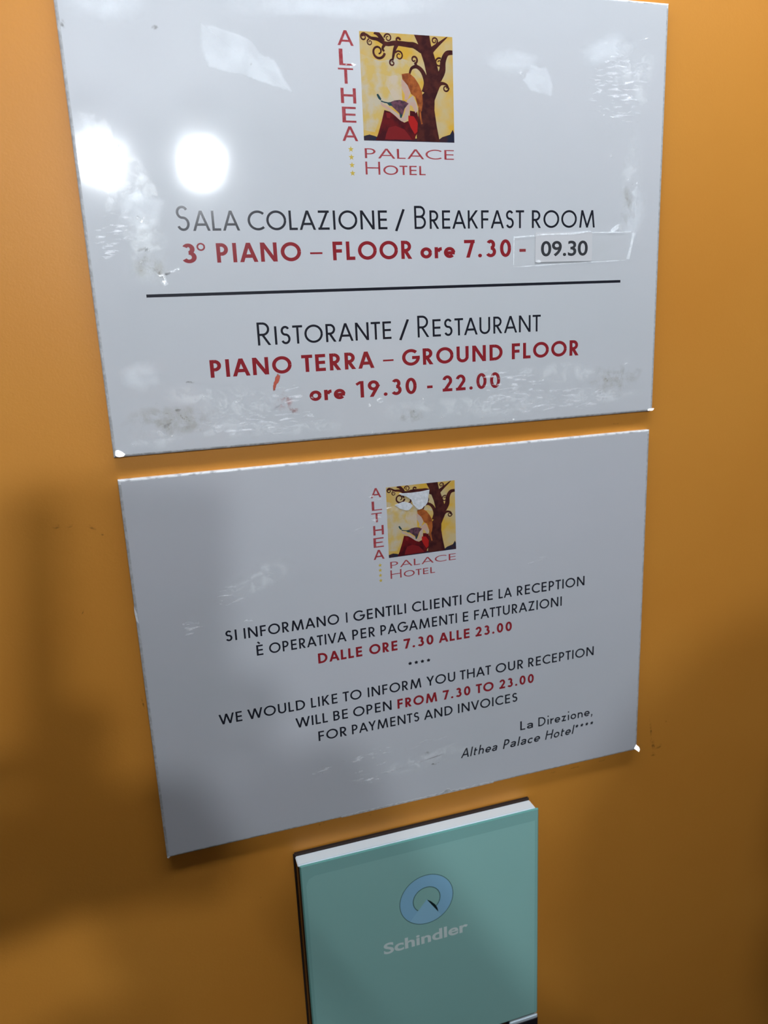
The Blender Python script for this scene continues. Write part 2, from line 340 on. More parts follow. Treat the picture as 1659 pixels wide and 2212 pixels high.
def film(name, pts, y, m, parent, origin, rim=0.35, rough=0.0, n=8, label=None):
    """thin film with outline pts (mm): subdivided fan, 'edge' attribute 1 inside, 0 at the rim"""
    # resample outline
    out = []
    for i in range(len(pts)):
        a, b = pts[i], pts[(i+1) % len(pts)]
        for k in range(n):
            t = k/n; out.append((a[0]+(b[0]-a[0])*t + random.uniform(-rough,rough), a[1]+(b[1]-a[1])*t + random.uniform(-rough,rough)))
    cx = sum(p[0] for p in out)/len(out); cz = sum(p[1] for p in out)/len(out)
    bm = bmesh.new(); lay = bm.verts.layers.float.new('edge')
    rings = []
    for f, e in ((1.0, 0.0 if rim > 0 else 1.0), (1-max(rim,.02), 1.0), (0.3, 1.0)):
        ring = []
        for p in out:
            v = bm.verts.new(W(cx+(p[0]-cx)*f, cz+(p[1]-cz)*f, y)); v[lay] = e; ring.append(v)
        rings.append(ring)
    c = bm.verts.new(W(cx, cz, y)); c[lay] = 1.0
    N = len(out)
    for a, b in zip(rings, rings[1:]):
        for i in range(N):
            bm.faces.new((a[i], a[(i+1) % N], b[(i+1) % N], b[i]))
    for i in range(N): bm.faces.new((rings[-1][i], rings[-1][(i+1) % N], c))
    bmesh.ops.recalc_face_normals(bm, faces=bm.faces)
    for f in bm.faces:
        f.normal_update()
        if f.normal.y > 0: f.normal_flip()
    o = new(name, bm, m, parent, origin)
    if label: o['label'] = label
    return o
def blob(cx, cz, rx, rz, rot=0, n=14, jit=.22):
    o = []
    for i in range(n):
        a = 2*math.pi*i/n; k = 1+random.uniform(-jit, jit); x, z = rx*k*math.cos(a), rz*k*math.sin(a)
        r = math.radians(rot); o.append((cx+x*math.cos(r)-z*math.sin(r), cz+x*math.sin(r)+z*math.cos(r)))
    return o

# ------------------------------------------------------------------ the lift car
WY = 3.0                        # wall face, mm behind the sign faces
XL, XR, YB, ZC = -0.62, 0.92, -1.62, 2.26
def slab(name, a, b, m):
    bm = bmesh.new(); box(bm, a, b); return tag(new(name, bm, m), kind='structure')
wall_front = slab('wall_front', (XL-.05, .003, -.05), (XR+.05, .043, ZC+.05), M['wall'])
slab('wall_left', (XL-.05, YB, 0), (XL, .003, ZC), M['panel_grey'])
slab('wall_right', (XR, YB, 0), (XR+.05, .003, ZC), M['panel_grey'])
slab('wall_back', (XL-.05, YB-.05, 0), (XR+.05, YB, ZC), M['panel_grey'])
slab('floor', (XL-.05, YB-.05, -.05), (XR+.05, .003, 0), M['floor'])
slab('ceiling', (XL-.05, YB-.05, ZC), (XR+.05, .003, ZC+.05), M['ceiling'])
# scuffs on the laminate beside and under the signs
SCUFFS = [(-15,188,3.2,1.1,-30),(-24,189.5,2.2,.8,10),(-30,190,3,1.2,0),(-10.5,184,1.2,.7,-40),(309.5,10,.9,9,8),(311.5,-1,1.6,6,20),(317,-3.5,4,1.6,25),(312,-8.5,3,1.6,-20),
 (321,14,.8,1,0),(255,-4.6,5,.8,4),(238,-4.5,3,.6,4),(274,-4.2,4,.7,4),(116,-4.4,.7,.7,0),(85.4,-3.0,1.0,.9,0),(88,-2.5,.7,.7,0),(70,209,1.8,.35,5),(-24,146,.4,1.8,-25),(277,215,4,.4,3),(-2,92,.5,5,8),(48,-42,.6,.6,0)]
for i, (x, z, rx, rz, ro) in enumerate(SCUFFS):
    film('scuff_mark', blob(x, z, rx, rz, ro), WY-.12, M['d_scuff'], wall_front, W(x, z, WY), rim=.6, n=2)

# ------------------------------------------------------------------ sign boards
def jag(a, b, n, amp):
    o = []
    for i in range(n):
        t = i/n; o.append((a[0]+(b[0]-a[0])*t, a[1]+(b[1]-a[1])*t + (random.uniform(-amp,amp) if 0 < i else 0)))
    return o
def board(x0, x1, z0, z1, face_m, parent):
    """laminated plate, 3 mm thick, rounded worn rim as a part of its own"""
    O = W(x0, z0, 0)
    bm = bmesh.new(); box(bm, W(x0+1.1, z0+.9, 0), W(x1-1.1, z1-.9, 2.4), 0.00025, 1)
    face = new('printed_face', bm, face_m, parent, O)
    bm = bmesh.new()
    n = 90; ring = []
    per = []
    for (a, b, k) in (((x0,z0),(x1,z0),n),((x1,z0),(x1,z1),n),((x1,z1),(x0,z1),n),((x0,z1),(x0,z0),n)):
        for i in range(k): per.append((a[0]+(b[0]-a[0])*i/k, a[1]+(b[1]-a[1])*i/k))
    def inset(p, d):
        return (min(max(p[0], x0+d), x1-d), min(max(p[1], z0+d), z1-d))
    prof = [(0.0, WY), (0.0, .55), (.25, .18), (.7, .02), (1.35, .05)]
    rows = []
    for d, y in prof:
        row = []
        for p in per:
            q = inset(p, d + (random.uniform(0, .13) if 0 < d < 1.2 else 0))
            row.append(bm.verts.new(W(q[0], q[1], y)))
        rows.append(row)
    N = len(per)
    for a, b in zip(rows, rows[1:]):
        for i in range(N):
            j = (i+1) % N
            try:
                f = bm.faces.new((a[i], a[j], b[j], b[i])); 
                zc = sum(v.co.z for v in f.verts)/4
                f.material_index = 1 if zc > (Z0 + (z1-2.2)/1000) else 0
            except ValueError: pass
    bmesh.ops.remove_doubles(bm, verts=bm.verts, dist=1e-7); bmesh.ops.recalc_face_normals(bm, faces=bm.faces)
    rim = new('worn_rim', bm, [M['edge'], M['edge_top']], parent, O); rim['label'] = 'grey worn rim'
    return face
def empty(name, x, z, y=0):
    o = bpy.data.objects.new(name, None); o.empty_display_size = .02; COL.objects.link(o); o.location = W(x, z, y); WORLD[o.name] = Vector(o.location)
    return o

def picture(parent, x0, x1, z0, z1):
    """the printed emblem: a woman with flowers sitting under a curly tree"""
    O = W(x0, z0, 0)
    U = lambda pts: [(x0+(x1-x0)*a, z0+(z1-z0)*b) for a, b in pts]
    s = (x1-x0)
    bm = bmesh.new(); flat_poly(bm, U([(0,0),(1,0),(1,1),(0,1)]), -.006); pic = new('emblem_picture', bm, M['p_bg'], parent, O)
    def part(name, m, polys=(), rib=(), lvl=1):
        bm = bmesh.new()
        for p in polys: flat_poly(bm, U(p), -.006-.0016*lvl)
        for k, (pts, r0, r1) in enumerate(rib):
            # smooth the path, taper the radius
            P = [Vector((a, b)) for a, b in pts]; Q = []
            for i in range(len(P)-1):
                pm, p0, p1, p2 = P[max(i-1,0)], P[i], P[i+1], P[min(i+2,len(P)-1)]
                for j in range(5):
                    t = j/5; Q.append(.5*((2*p0)+(p1-pm)*t+(2*pm-5*p0+4*p1-p2)*t*t+(3*p0-pm-3*p1+p2)*t**3))
            Q.append(P[-1]); n = len(Q)
            L, R = [], []
            for i, q in enumerate(Q):
                d = (Q[min(i+1,n-1)]-Q[max(i-1,0)]); d = d.normalized() if d.length > 1e-9 else Vector((1,0)); r = r0+(r1-r0)*i/(n-1)
                nn = Vector((-d.y, d.x))*r
                a, b = q+nn, q-nn
                cl = lambda v: (min(max(v.x,0),1), min(max(v.y,0),1))
                L.append(cl(a)); R.append(cl(b))
            for i in range(n-1):
                qd = [L[i], L[i+1], R[i+1], R[i]]
                vs = [bm.verts.new(W(*U([c])[0], -.006-.0016*lvl-.0001*(k+1))) for c in qd]
                f = bm.faces.new(vs); f.normal_update()
                if f.normal.y > 0: f.normal_flip()
        return new(name, bm, m, pic, O)
    def curl(cx, cy, r, w, a0=0, turns=1.25, d=1):
        n = 26; return ([(cx+r*(1-.72*i/n)*math.cos(math.radians(a0)+d*2*math.pi*turns*i/n), cy+r*(1-.72*i/n)*math.sin(math.radians(a0)+d*2*math.pi*turns*i/n)) for i in range(n+1)], w, w*.55)
    part('pale_sky', M['p_sky'], [[(.0,.10),(.12,.08),(.22,.30),(.40,.40),(.46,.60),(.58,.62),(.66,.60),(.60,.74),(.42,.78),(.20,.74),(.0,.80)]], lvl=.3)
    part('painted_veil', M['p_veil'], [[(.273,.602),(.367,.62),(.42,.60),(.433,.379),(.339,.39),(.303,.458),(.26,.53)]], lvl=.6)
    part('ground', M['p_ground'], [[(0,.042),(.062,.057),(.118,.045),(.192,.02),(.344,.02),(.534,.032),(.826,.027),(.864,.052),(.953,.078),(.984,.126),(1,.091),(1,0),(0,0)]], lvl=1)
    part('tree', M['p_tree'],
      [[(.58,1),(.621,.918),(.646,.842),(.681,.747),(.702,.653),(.709,.558),(.694,.487),(.635,.436),(.605,.326),(.60,.231),(.590,.139),(.575,.05),(.58,.009),(.834,.004),(.803,.162),(.783,.308),(.788,.4),(.829,.489),(.864,.561),(.849,.617),(.834,.693),(.811,.77),(.788,.837),(.763,.913),(.747,1)]],
      rib=[([(.66,.86),(.58,.90),(.516,.905),(.377,.912),(.283,.900),(.192,.936),(.121,.945),(.065,.974),(.024,.959)], .032, .008),
        ([(.25,.92),(.199,.982),(.154,1.0)], .022, .018), ([(.40,.91),(.37,.86),(.35,.79),(.342,.75)], .022, .008),
        ([(.674,.471),(.698,.561),(.665,.658),(.605,.706),(.545,.692),(.520,.64)], .030, .010), ([(.60,.70),(.585,.745)], .018, .010),
        ([(.765,.867),(.839,.923),(.945,1.0)], .030, .004), ([(.831,.602),(.879,.678),(.892,.77),(.933,.844),(1.0,.857)], .040, .020),
        ([(.80,.50),(.85,.555),(.89,.563),(.93,.548),(.948,.507)], .022, .007), ([(.27,.90),(.24,.86),(.255,.83)], .016, .010),
        curl(.045,.950,.035,.009,60), curl(.108,.905,.030,.007,100), curl(.301,.955,.040,.008,180,1.3,-1), curl(.192,.828,.070,.013,-10,1.2,-1),
        curl(.412,.800,.045,.009,150,1.3,-1), curl(.337,.730,.032,.010,60,1.2), curl(.573,.772,.038,.011,-90,1.2,1), curl(.801,.955,.035,.009,-60,1.3),
        curl(.846,.757,.044,.009,60,1.3), curl(.915,.520,.034,.009,10,1.1,-1), curl(.405,.94,.025,.012,0,.9)], lvl=2)
    part('face', M['p_skin'], [[(.425,.575),(.452,.60),(.50,.56),(.52,.46),(.49,.40),(.455,.395),(.462,.44),(.43,.50)]], lvl=3.2)
    part('hair', M['p_hair'], [[(.433,.632),(.471,.640),(.516,.645),(.572,.605),(.618,.543),(.650,.474),(.655,.372),(.64,.29),(.60,.340),(.573,.425),(.530,.452),(.494,.53),(.440,.585)]], lvl=3.6)
    part('hair_plait', M['p_hair'], rib=[([(.62,.32),(.625,.24),(.64,.17)], .012, .008)], lvl=3.9)
    part('dress', M['p_dress'], [[(.232,.292),(.306,.275),(.397,.203),(.445,.18),(.504,.203),(.511,.295),(.59,.285),(.6,.236),(.59,.088),(.565,.052),(.555,.017),(.126,.006),(.156,.068),(.199,.185)]], lvl=3)
    part('dress_fold', M['p_fold'], [[(.242,.068),(.273,.129),(.349,.147),(.443,.116),(.499,.052),(.524,.018),(.23,.018)],[(.25,.27),(.30,.262),(.29,.215),(.255,.22)]], lvl=4)
    part('dress_sash', M['p_red'], [[(.491,.249),(.552,.241),(.593,.18),(.585,.096),(.555,.073),(.514,.134),(.489,.195)]], lvl=4)
    part('skin', M['p_skin'], [[(.481,.392),(.549,.438),(.585,.369),(.6,.303),(.572,.272),(.537,.338),(.478,.359)]], rib=[([(.489,.354),(.475,.262),(.433,.206),(.344,.264),(.26,.316),(.214,.339),(.205,.365)], .024, .009)], lvl=5)
    part('flowers', M['p_flower'], [[(.290,.364),(.345,.385),(.40,.392),(.453,.384),(.499,.361),(.455,.315),(.433,.257),(.41,.239),(.385,.272),(.345,.305),(.30,.340)]], lvl=6.2)
    part('leaves', M['p_leaf'], [[(.155,.432),(.172,.442),(.205,.395),(.196,.378),(.172,.398)],[(.255,.362),(.30,.368),(.325,.335),(.29,.332)],[(.395,.262),(.43,.252),(.415,.222),(.40,.225)]], rib=[([(.20,.375),(.235,.365),(.27,.36)], .006, .006)], lvl=7)
    return pic
def star_pts(cx, cz, r):
    return [(cx+r*(1 if i % 2 == 0 else .42)*math.cos(math.pi/2+i*math.pi/5), cz+r*(1 if i % 2 == 0 else .42)*math.sin(math.pi/2+i*math.pi/5)) for i in range(10)]
def logo(parent, O, letters, lw, palace, hotel, stars, sr):
    for ch, xl, xr, z, cap in letters:
        lettering('logo_letter', [(ch, xl, xr)], z, cap, lw, M['logo_red'], parent, -.013, origin=O, stem=.18)
    (a, b, z, cap) = palace; lettering('logo_lettering', [('PALACE', a, b)], z, cap, .12, M['logo_red'], parent, -.013, origin=O, stem=.21)
    (a, b, z, cap, small) = hotel
    bm = lettering('logo_lettering', [('HOTEL', a, b)], z, small, .13, M['logo_red'], parent, -.013, first_big=cap/small, origin=O, stem=.22)
    for x, z in stars:
        bm = bmesh.new(); flat_poly(bm, star_pts(x, z, sr), -.013); new('logo_star', bm, M['star'], parent, O)

# ---- upper sign
SX0, SX1, SZ0, SZ1 = -.35, 298.3, 220.95, 431.3
s1 = empty('wall_sign', SX0, SZ0)
tag(s1, 'glossy scuffed white plate giving breakfast room and restaurant hours, the upper sign', 'sign')
board(SX0, SX1, SZ0, SZ1, M['sign'], s1)
O1 = W(SX0, SZ0)
picture(s1, 130.5, 177.0, 362.3, 408.9)
logo(s1, O1, [('A',119.9,127.7,402.5,6.3),('L',120.3,127.2,394.2,6.9),('T',119.5,126.8,386.5,6.6),('H',120.2,127.6,378.2,6.5),('E',120.4,127.2,369.9,6.8),('A',119.9,127.7,361.9,6.4)], .135,
     (130.6,176.6,354.5,4.4), (130.6,161.4,347.2,5.8,4.2), [(123.8,358.3),(123.9,354.8),(124.0,351.3),(124.1,347.7)], 1.45)
def smallcaps(words, z, cap, big, weight, m, parent, O):
    for t, a, b, bigq in words:
        lettering('lettering', [(t, a, b)], z, cap, weight, m, parent, -.013, first_big=(big if bigq else None), origin=O)
smallcaps([('SALA',39.7,68.3,1),('COLAZIONE',72.1,140.5,0),('/',144.6,149.6,0),('BREAKFAST',154.7,215.2,1),('ROOM',219.7,257.2,0)], 322.2, 8.75, 1.24, .122, M['black'], s1, O1)
lettering('lettering', [('3',40.7,47.2),('°',47.6,51.4),('PIANO',56.4,96.4),('–',100.8,106.9),('FLOOR',112.1,152.8),('ore',157.3,176.3),('7.30',181.2,207.7),('-',212.5,216.2)], 308.1, 8.65, .185, M['red'], s1, -.013, origin=O1)
bm = bmesh.new(); flat_poly(bm, [(22.9,293.4),(274.1,293.4),(274.1,294.8),(22.9,294.8)], -.013); new('rule_line', bm, M['black'], s1, O1)
smallcaps([('RISTORANTE',72.2,140.3,1),('/',144.6,149.8,0),('RESTAURANT',154.5,225.2,1)], 269.4, 8.75, 1.24, .122, M['black'], s1, O1)
lettering('lettering', [('PIANO',48.3,87.9),('TERRA',92.9,130.6),('–',135.2,140.9),('GROUND',145.6,202.5),('FLOOR',207.9,248.6)], 255.4, 8.35, .19, M['red'], s1, -.013, origin=O1)
lettering('lettering', [('ore',95.8,114.5),('19.30',120.4,153.0),('-',158.8,161.9),('22.00',167.5,200.9)], 240.8, 8.35, .185, M['red'], s1, -.013, origin=O1)
# wear on the upper sign
def f1(name, pts, m, lvl=1, rim=.35, rough=.3, n=5, label=None): return film(name, pts, -.026-.0016*lvl, M[m], s1, O1, rim, rough, n, label)
f1('tape_residue', [(58,408.3),(64,407.5),(80,403),(84,397),(90,395),(98.4,381.5),(92,383),(78,387),(60,391),(58,395)], 'd_film', 1, .10, .5, label='pale patch left by old tape')
f1('tape_residue', [(219,399),(228,398),(232,390),(231,385),(219,387),(214,392)], 'd_film', 1, .15, .5)
f1('tape_residue', blob(25,331,11,9), 'd_film', 1, .3)
f1('glue_smear', [(14,326),(24,332),(33,330),(35,318),(34,304),(31,298),(20,299),(15,303),(17,314)], 'd_glue', 2, .4, 1.2)
f1('glue_smear', blob(26,306,10,6,-10), 'd_tan', 3, .5)
f1('glue_smear', blob(24,318,7,7), 'd_glue2', 3, .5)
f1('glue_crust', blob(31,301.5,1.6,3.4,25), 'd_spark', 4, .4)
f1('glue_crust', blob(25,327,3.2,1.6,-35), 'd_spark', 4, .4)
f1('glue_crust', blob(25.5,314.5,1.2,1.2), 'd_spark', 4, .3); f1('glue_crust', blob(22.5,309,1.3,1.1), 'd_spark', 4, .3); f1('glue_crust', blob(36,304.6,4,.7,18), 'd_spark', 4, .3)
f1('glue_smear', [(1.5,372),(14,370),(18,360),(27,352),(33,336),(24,331),(10,329),(3,345)], 'd_glue2', 2, .25, 1.5)
f1('glue_crust', blob(29,341,4,6,35), 'd_glue', 3, .3)
f1('glue_smear', blob(8,362,5,7), 'd_film', 3, .3)
for x, z, rx, rz, ro, m in [(277,401,14,12,0,'d_glue2'),(262,408,18,8,10,'d_film'),(283,388,9,6,0,'d_glue2'),(279,350,7,26,0,'d_glue2'),(281,330,9,14,0,'d_film'),(276,333,4,10,0,'d_tan'),
   (273,322,3,2,40,'d_glue'),(240,246,34,6,-4,'d_glue2'),(272,240,18,10,0,'d_tan'),(262,232,26,5,0,'d_glue2'),(190,232,45,7,0,'d_glue2'),(150,232,14,7,0,'d_glue2'),(150,229,8,4,0,'d_tan'),
   (30,236,24,9,0,'d_tan'),(40,248,16,6,0,'d_glue2'),(58,230,30,5,0,'d_glue2'),(60,242,22,9,10,'d_glue2'),(20,228,14,5,0,'d_glue2'),(90,228,30,4,0,'d_glue2'),(15,258,10,8,0,'d_film'),(208,400,16,6,0,'d_film'),(120,420,60,8,3,'d_film'),(20,415,16,12,0,'d_film')]:
    f1('glue_smear', blob(x, z, rx, rz, ro), m, 2, .55, .4, 3)
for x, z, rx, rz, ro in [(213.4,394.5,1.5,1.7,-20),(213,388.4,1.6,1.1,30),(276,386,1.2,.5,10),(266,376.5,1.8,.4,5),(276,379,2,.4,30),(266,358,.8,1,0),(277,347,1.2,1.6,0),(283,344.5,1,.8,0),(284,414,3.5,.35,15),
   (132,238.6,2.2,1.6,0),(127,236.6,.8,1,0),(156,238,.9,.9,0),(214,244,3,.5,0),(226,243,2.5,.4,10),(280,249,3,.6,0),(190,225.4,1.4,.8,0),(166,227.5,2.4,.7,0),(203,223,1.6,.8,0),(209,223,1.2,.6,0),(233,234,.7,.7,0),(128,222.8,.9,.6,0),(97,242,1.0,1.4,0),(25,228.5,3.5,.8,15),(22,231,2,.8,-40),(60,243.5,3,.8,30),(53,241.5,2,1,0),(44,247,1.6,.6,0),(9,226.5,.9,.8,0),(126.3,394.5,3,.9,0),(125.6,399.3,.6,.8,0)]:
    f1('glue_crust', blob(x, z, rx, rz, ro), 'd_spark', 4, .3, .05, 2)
for x, z, rx, rz, ro in [(26,234.5,3.6,.9,25),(36,234,3.2,2.6,-35),(41,230.5,2.2,.9,0),(46,231,.8,.9,0),(31,241,2,.8,0),(22,244.5,.8,.9,0),(38,254,3,.8,0),(274,242,3.4,.7,5),(266,237.5,.8,.7,0),(216,241,.7,.6,0),(222,240.5,.7,.6,0),(147,229,2.4,1.2,20),(152,232,1.6,1.4,0),
   (86,236.5,2.2,1,10),(92,233,1.6,.9,0),(78,387,.8,1,0),(79,392.8,1,1.2,0),(39,405,1.6,1,0),(2,404,1.2,2.5,0),(18,358,1.6,3,25),(24,323,1.6,1,0),(23,311,3,1.6,-20),(28,305,3,1.4,-30),(24,314,2.5,1.5,0),(276,390,2,.4,0),(280,343,1,2,0)]:
    f1('grime_spot', blob(x, z, rx, rz, ro), 'd_grime', 5, .5, .1, 2)
f1('crayon_mark', [(80.6,256.0),(82.2,254.6),(81.3,252.0),(79.6,249.8),(78.6,247.2),(77.4,247.0),(77.8,250.0),(79.0,253.0)], 'd_orange', 6, .25, .2, label='small orange crayon stroke')
f1('crayon_smear', blob(83,241,5,5.5,-30), 'd_pink', 5, .6, .4); f1('crayon_smear', blob(87,237,3,2,0), 'd_pink', 6, .5, .3)
f1('scratch_patch', blob(86,245,8,6), 'd_scr', 6, .5); f1('scratch_patch', blob(205,244,24,7,-5), 'd_scr', 6, .6); f1('scratch_patch', blob(70,232,40,7), 'd_scr', 6, .6); f1('scratch_patch', blob(225,232,50,8), 'd_scr', 6, .6)
f1('scratch_patch', blob(268,392,22,20), 'd_scr', 6, .6); f1('scratch_patch', blob(12,322,9,14,-30), 'd_scr', 6, .4)
def chip(parent, O, pts, ax=0.0, az=.2, y=-.20):
    """broken corner bent out of the plane; it catches the lamps"""
    bm = bmesh.new(); flat_poly(bm, pts, y); x1 = max(p[0] for p in pts) if ax > 0 else min(p[0] for p in pts); z1 = max(p[1] for p in pts)
    for v in bm.verts: v.co.y += (ax*(v.co.x*1000-x1) + az*((v.co.z-Z0)*1000-z1))/1000
    r = bmesh.ops.extrude_face_region(bm, geom=list(bm.faces)); 
    bmesh.ops.translate(bm, vec=(0,.0004,0), verts=[e for e in r['geom'] if isinstance(e, bmesh.types.BMVert)])
    bmesh.ops.recalc_face_normals(bm, faces=bm.faces)
    o = new('corner_chip', bm, M['chip'], parent, O); o['label'] = 'bright white broken corner'; return o
chip(s1, O1, [(.6,222.2),(.9,224.2),(2.0,224.5),(3.4,223.7),(4.9,222.4),(4.3,221.4),(2.2,221.1),(1.2,221.5)])
chip(s1, O1, [(294.6,221.3),(295.4,222.5),(298.2,222.6),(297.4,221.3)], -.38, .22)

# ---- lower sign
s2 = empty('wall_sign.001', 0, 0)
tag(s2, 'white plate with reception opening times in two languages, the lower sign above the glass panel', 'sign')
board(0, 297, 0, 210, M['sign2'], s2)
O2 = W(0, 0)
picture(s2, 133.7, 173.2, 153.1, 192.4)
logo(s2, O2, [('A',125.1,131.0,187.5,5.2),('L',125.4,131.1,180.5,5.1),('T',124.9,130.8,174.0,5.1),('H',125.6,131.5,166.8,5.3),('E',125.4,131.2,159.9,5.4),('A',125.0,131.3,153.1,5.4)], .135,
     (134.3,172.9,147.0,3.7), (134.2,160.2,141.0,4.9,3.5), [(128.5,149.7),(128.45,146.8),(128.45,143.9),(128.5,140.9)], 1.2)
K, R_ = M['black'], M['red']
def L2(words, z, m, wt=.150, cap=5.95): lettering('lettering', words, z, cap, wt, m, s2, -.013, origin=O2)
L2([('SI',42.8,48.7),('INFORMANO',52.3,103.9),('I',107.7,108.6),('GENTILI',111.9,142.4),('CLIENTI',145.9,175.8),('CHE',179.0,195.3),('LA',199.0,207.5),('RECEPTION',210.7,255.5)], 119.6, K)
L2([('È',58.1,61.6),('OPERATIVA',64.8,107.4),('PER',110.7,123.7),('PAGAMENTI',126.9,172.8),('E',176.4,179.8),('FATTURAZIONI',183.4,240.3)], 108.9, K)
L2([('DALLE',90.8,115.8),('ORE',119.9,136.4),('7.30',140.1,158.1),('ALLE',161.2,180.4),('23.00',184.1,207.4)], 98.4, R_, .20)
L2([('****',142.3,155.9)], 84.6, K, .14, 5.6)
L2([('WE',35.0,47.3),('WOULD',50.2,81.8),('LIKE',85.1,100.1),('TO',103.2,114.1),('INFORM',117.7,149.8),('YOU',152.9,170.9),('THAT',173.8,193.7),('OUR',196.7,214.8),('RECEPTION',218.1,263.0)], 72.9, K)
L2([('WILL',75.7,93.9),('BE',97.1,105.5),('OPEN',108.6,131.4)], 62.4, K)
L2([('FROM',134.9,159.3),('7.30',162.8,180.3),('TO',183.8,195.3),('23.00',199.0,221.9)], 62.2, R_, .20)
L2([('FOR',87.9,104.2),('PAYMENTS',107.3,147.8),('AND',150.7,168.7),('INVOICES',172.1,210.9)], 51.8, K)
lettering('signature_lettering', [('La',212.8,221.7),('Direzione,',225.1,263.1)], 31.8, 6.1, .14, K, s2, -.013, origin=O2)
lettering('signature_lettering', [('Althea',173.2,197.0),('Palace',201.0,226.0),('Hotel',229.8,249.4),('****',250.0,263.0)], 21.6, 6.2, .14, K, s2, -.013, shear=.21, origin=O2)
def f2(name, pts, m, lvl=1, rim=.35, rough=.3, n=4): return film(name, pts, -.026-.0016*lvl, M[m], s2, O2, rim, rough, n)
for x, z, rx, rz, ro in [(88,33,7,2.6,10),(108,35.5,10,2.2,8),(122,37,10,3,5),(150,37,14,1.6,8),(115,28,12,.5,8),(145,25,22,.5,7),(120,22,16,4,0),(26,130,6,5,0),(50,145,12,6,30),(225,140,8,1.4,10),(55,128,4,2,0),(126,190,3,5,0)]:
    f2('scratch_patch', blob(x, z, rx, rz, ro), 'd_scr', 6, .5)
f2('glue_smear', blob(60,150,22,9,20), 'd_glue2', 1, .6); f2('glue_smear', blob(150,26,30,6,5), 'd_glue2', 1, .6)
f2('grime_spot', blob(150,30,4,1.4,0), 'd_grime', 5, .5); f2('grime_spot', blob(157,22,3,1,0), 'd_grime', 5, .5)
for x, z, rx, rz, ro in [(118,171,3.4,2.4,0),(128,176,3,5,40),(129,187,3,1.2,0),(131,162,1.4,1.2,0),(141,142,1,1,0)]:
    f2('glue_crust', blob(x, z, rx, rz, ro), 'd_scr', 7, .4)
def pic_pt(a, b): return (133.7+39.5*a, 153.1+39.3*b)
def torn(pts, y0, yt, nm='torn_patch'):
    bm = bmesh.new(); P = [pic_pt(*p) for p in pts]
    flat_poly(bm, P, yt); r = bmesh.ops.extrude_face_region(bm, geom=list(bm.faces))
    bmesh.ops.translate(bm, vec=(0, (y0-yt)/1000, 0), verts=[e for e in r['geom'] if isinstance(e, bmesh.types.BMVert)])
    bmesh.ops.recalc_face_normals(bm, faces=bm.faces)
    o = new(nm, bm, M['paper'], s2, O2); o['label'] = 'white torn paper spot on the picture'
torn([(.181,.893),(.20,.905),(.227,.896),(.36,.890),(.50,.893),(.621,.905),(.615,.86),(.603,.811),(.60,.77),(.588,.729),(.557,.688),(.535,.68),(.509,.653),(.466,.64),(.44,.655),(.415,.676),(.40,.70),(.374,.727),(.37,.75),(.354,.793),(.32,.82),(.28,.849),(.22,.87)], -.03, -.34)
torn([(.115,.742),(.187,.762),(.23,.775),(.26,.773),(.341,.745),(.374,.704),(.34,.67),(.311,.65),(.275,.650),(.181,.688)], -.03, -.24)
f2('glue_crust', [pic_pt(*p) for p in [(-.02,.75),(.10,.78),(.12,.70),(-.01,.69)]], 'd_scr', 10, .3)
f2('glue_smear', [pic_pt(*p) for p in [(.02,.73),(.30,.80),(.36,.62),(.05,.60)]], 'd_glue2', 9, .3)
# broken lamination along the lower edge and the left edge
bm = bmesh.new(); lo = jag((98,.0),(196,.0),70,0); up = []
for x, z in lo:
    t = (x-98)/98; up.append((x, .7+abs(random.gauss(0,.55))*(1-abs(2*t-1))**.5 + (2.2 if abs(x-165) < 1.2 else 0)))
for i in range(len(lo)-1):
    flat_poly(bm, [lo[i], lo[i+1], up[i+1], up[i]], -.055)
new('chipped_edge', bm, M['edge'], s2, O2)['label'] = 'grey chipped strip along the bottom edge'
bm = bmesh.new()
for i in range(len(lo)-1):
    flat_poly(bm, [up[i], up[i+1], (up[i+1][0], up[i+1][1]+.35), (up[i][0], up[i][1]+.35)], -.055)
new('lifted_edge', bm, M['edge_top'], s2, O2)
chip(s2, O2, [(294.0,2.1),(295.9,4.2),(297.2,2.9),(297.3,1.7),(296.3,.4)], -.37, .58)
chip(s2, O2, [(.1,.3),(.9,1.0),(1.6,.5),(.8,-.1)])
bm = bmesh.new(); flat_poly(bm, [(-.1,146),(.9,142),(1.3,136.5),(.2,138),(-.2,142)], -.12); new('lifted_edge', bm, M['edge_top'], s2, O2)

# ---- the 09.30 slip and its tape
slip = None
bm = bmesh.new(); box(bm, W(221.6, 305.1, -.34), W(255.6, 319.9, -.12)); slip = new('paper_slip', bm, M['slip'], None, W(221.6, 305.1))
tag(slip, 'small paper slip printed 09.30 covering the closing hour on the upper sign', 'paper slip')
SW = W(221.6, 305.1)
font_text('lettering', '09.30', 224.9, 253.0, 307.9, 7.75, M['black'], slip, -.36, offset=.018, ref='0', origin=SW)
tape = film('clear_tape', [(208.8,317.9),(221.6,318.6),(222.0,319.7),(246,319.9),(282.2,320.0),(280.6,312),(279.0,304.9),(256,304.6),(232,303.9),(208.7,302.9)], -.42, M['d_tape'], None, W(208.8,302.9), rim=0, rough=0.05, n=6)
tag(tape, 'strip of clear sticky tape holding the 09.30 slip on the upper sign', 'tape')
TW = W(208.8, 302.9)
def tedge(pts, lvl=0): return film('tape_edge', pts, -.45-.01*lvl, M['d_tapeedge'], tape, TW, rim=.15, rough=.04, n=5)
tedge([(222,319.2),(246,319.7),(255,320.6),(254.5,320.0),(246,318.7),(222,318.3)]); tedge([(280.4,319.5),(282.3,320.0),(280.6,312),(279.0,304.9),(276.8,305.0),(278.8,311)],1)
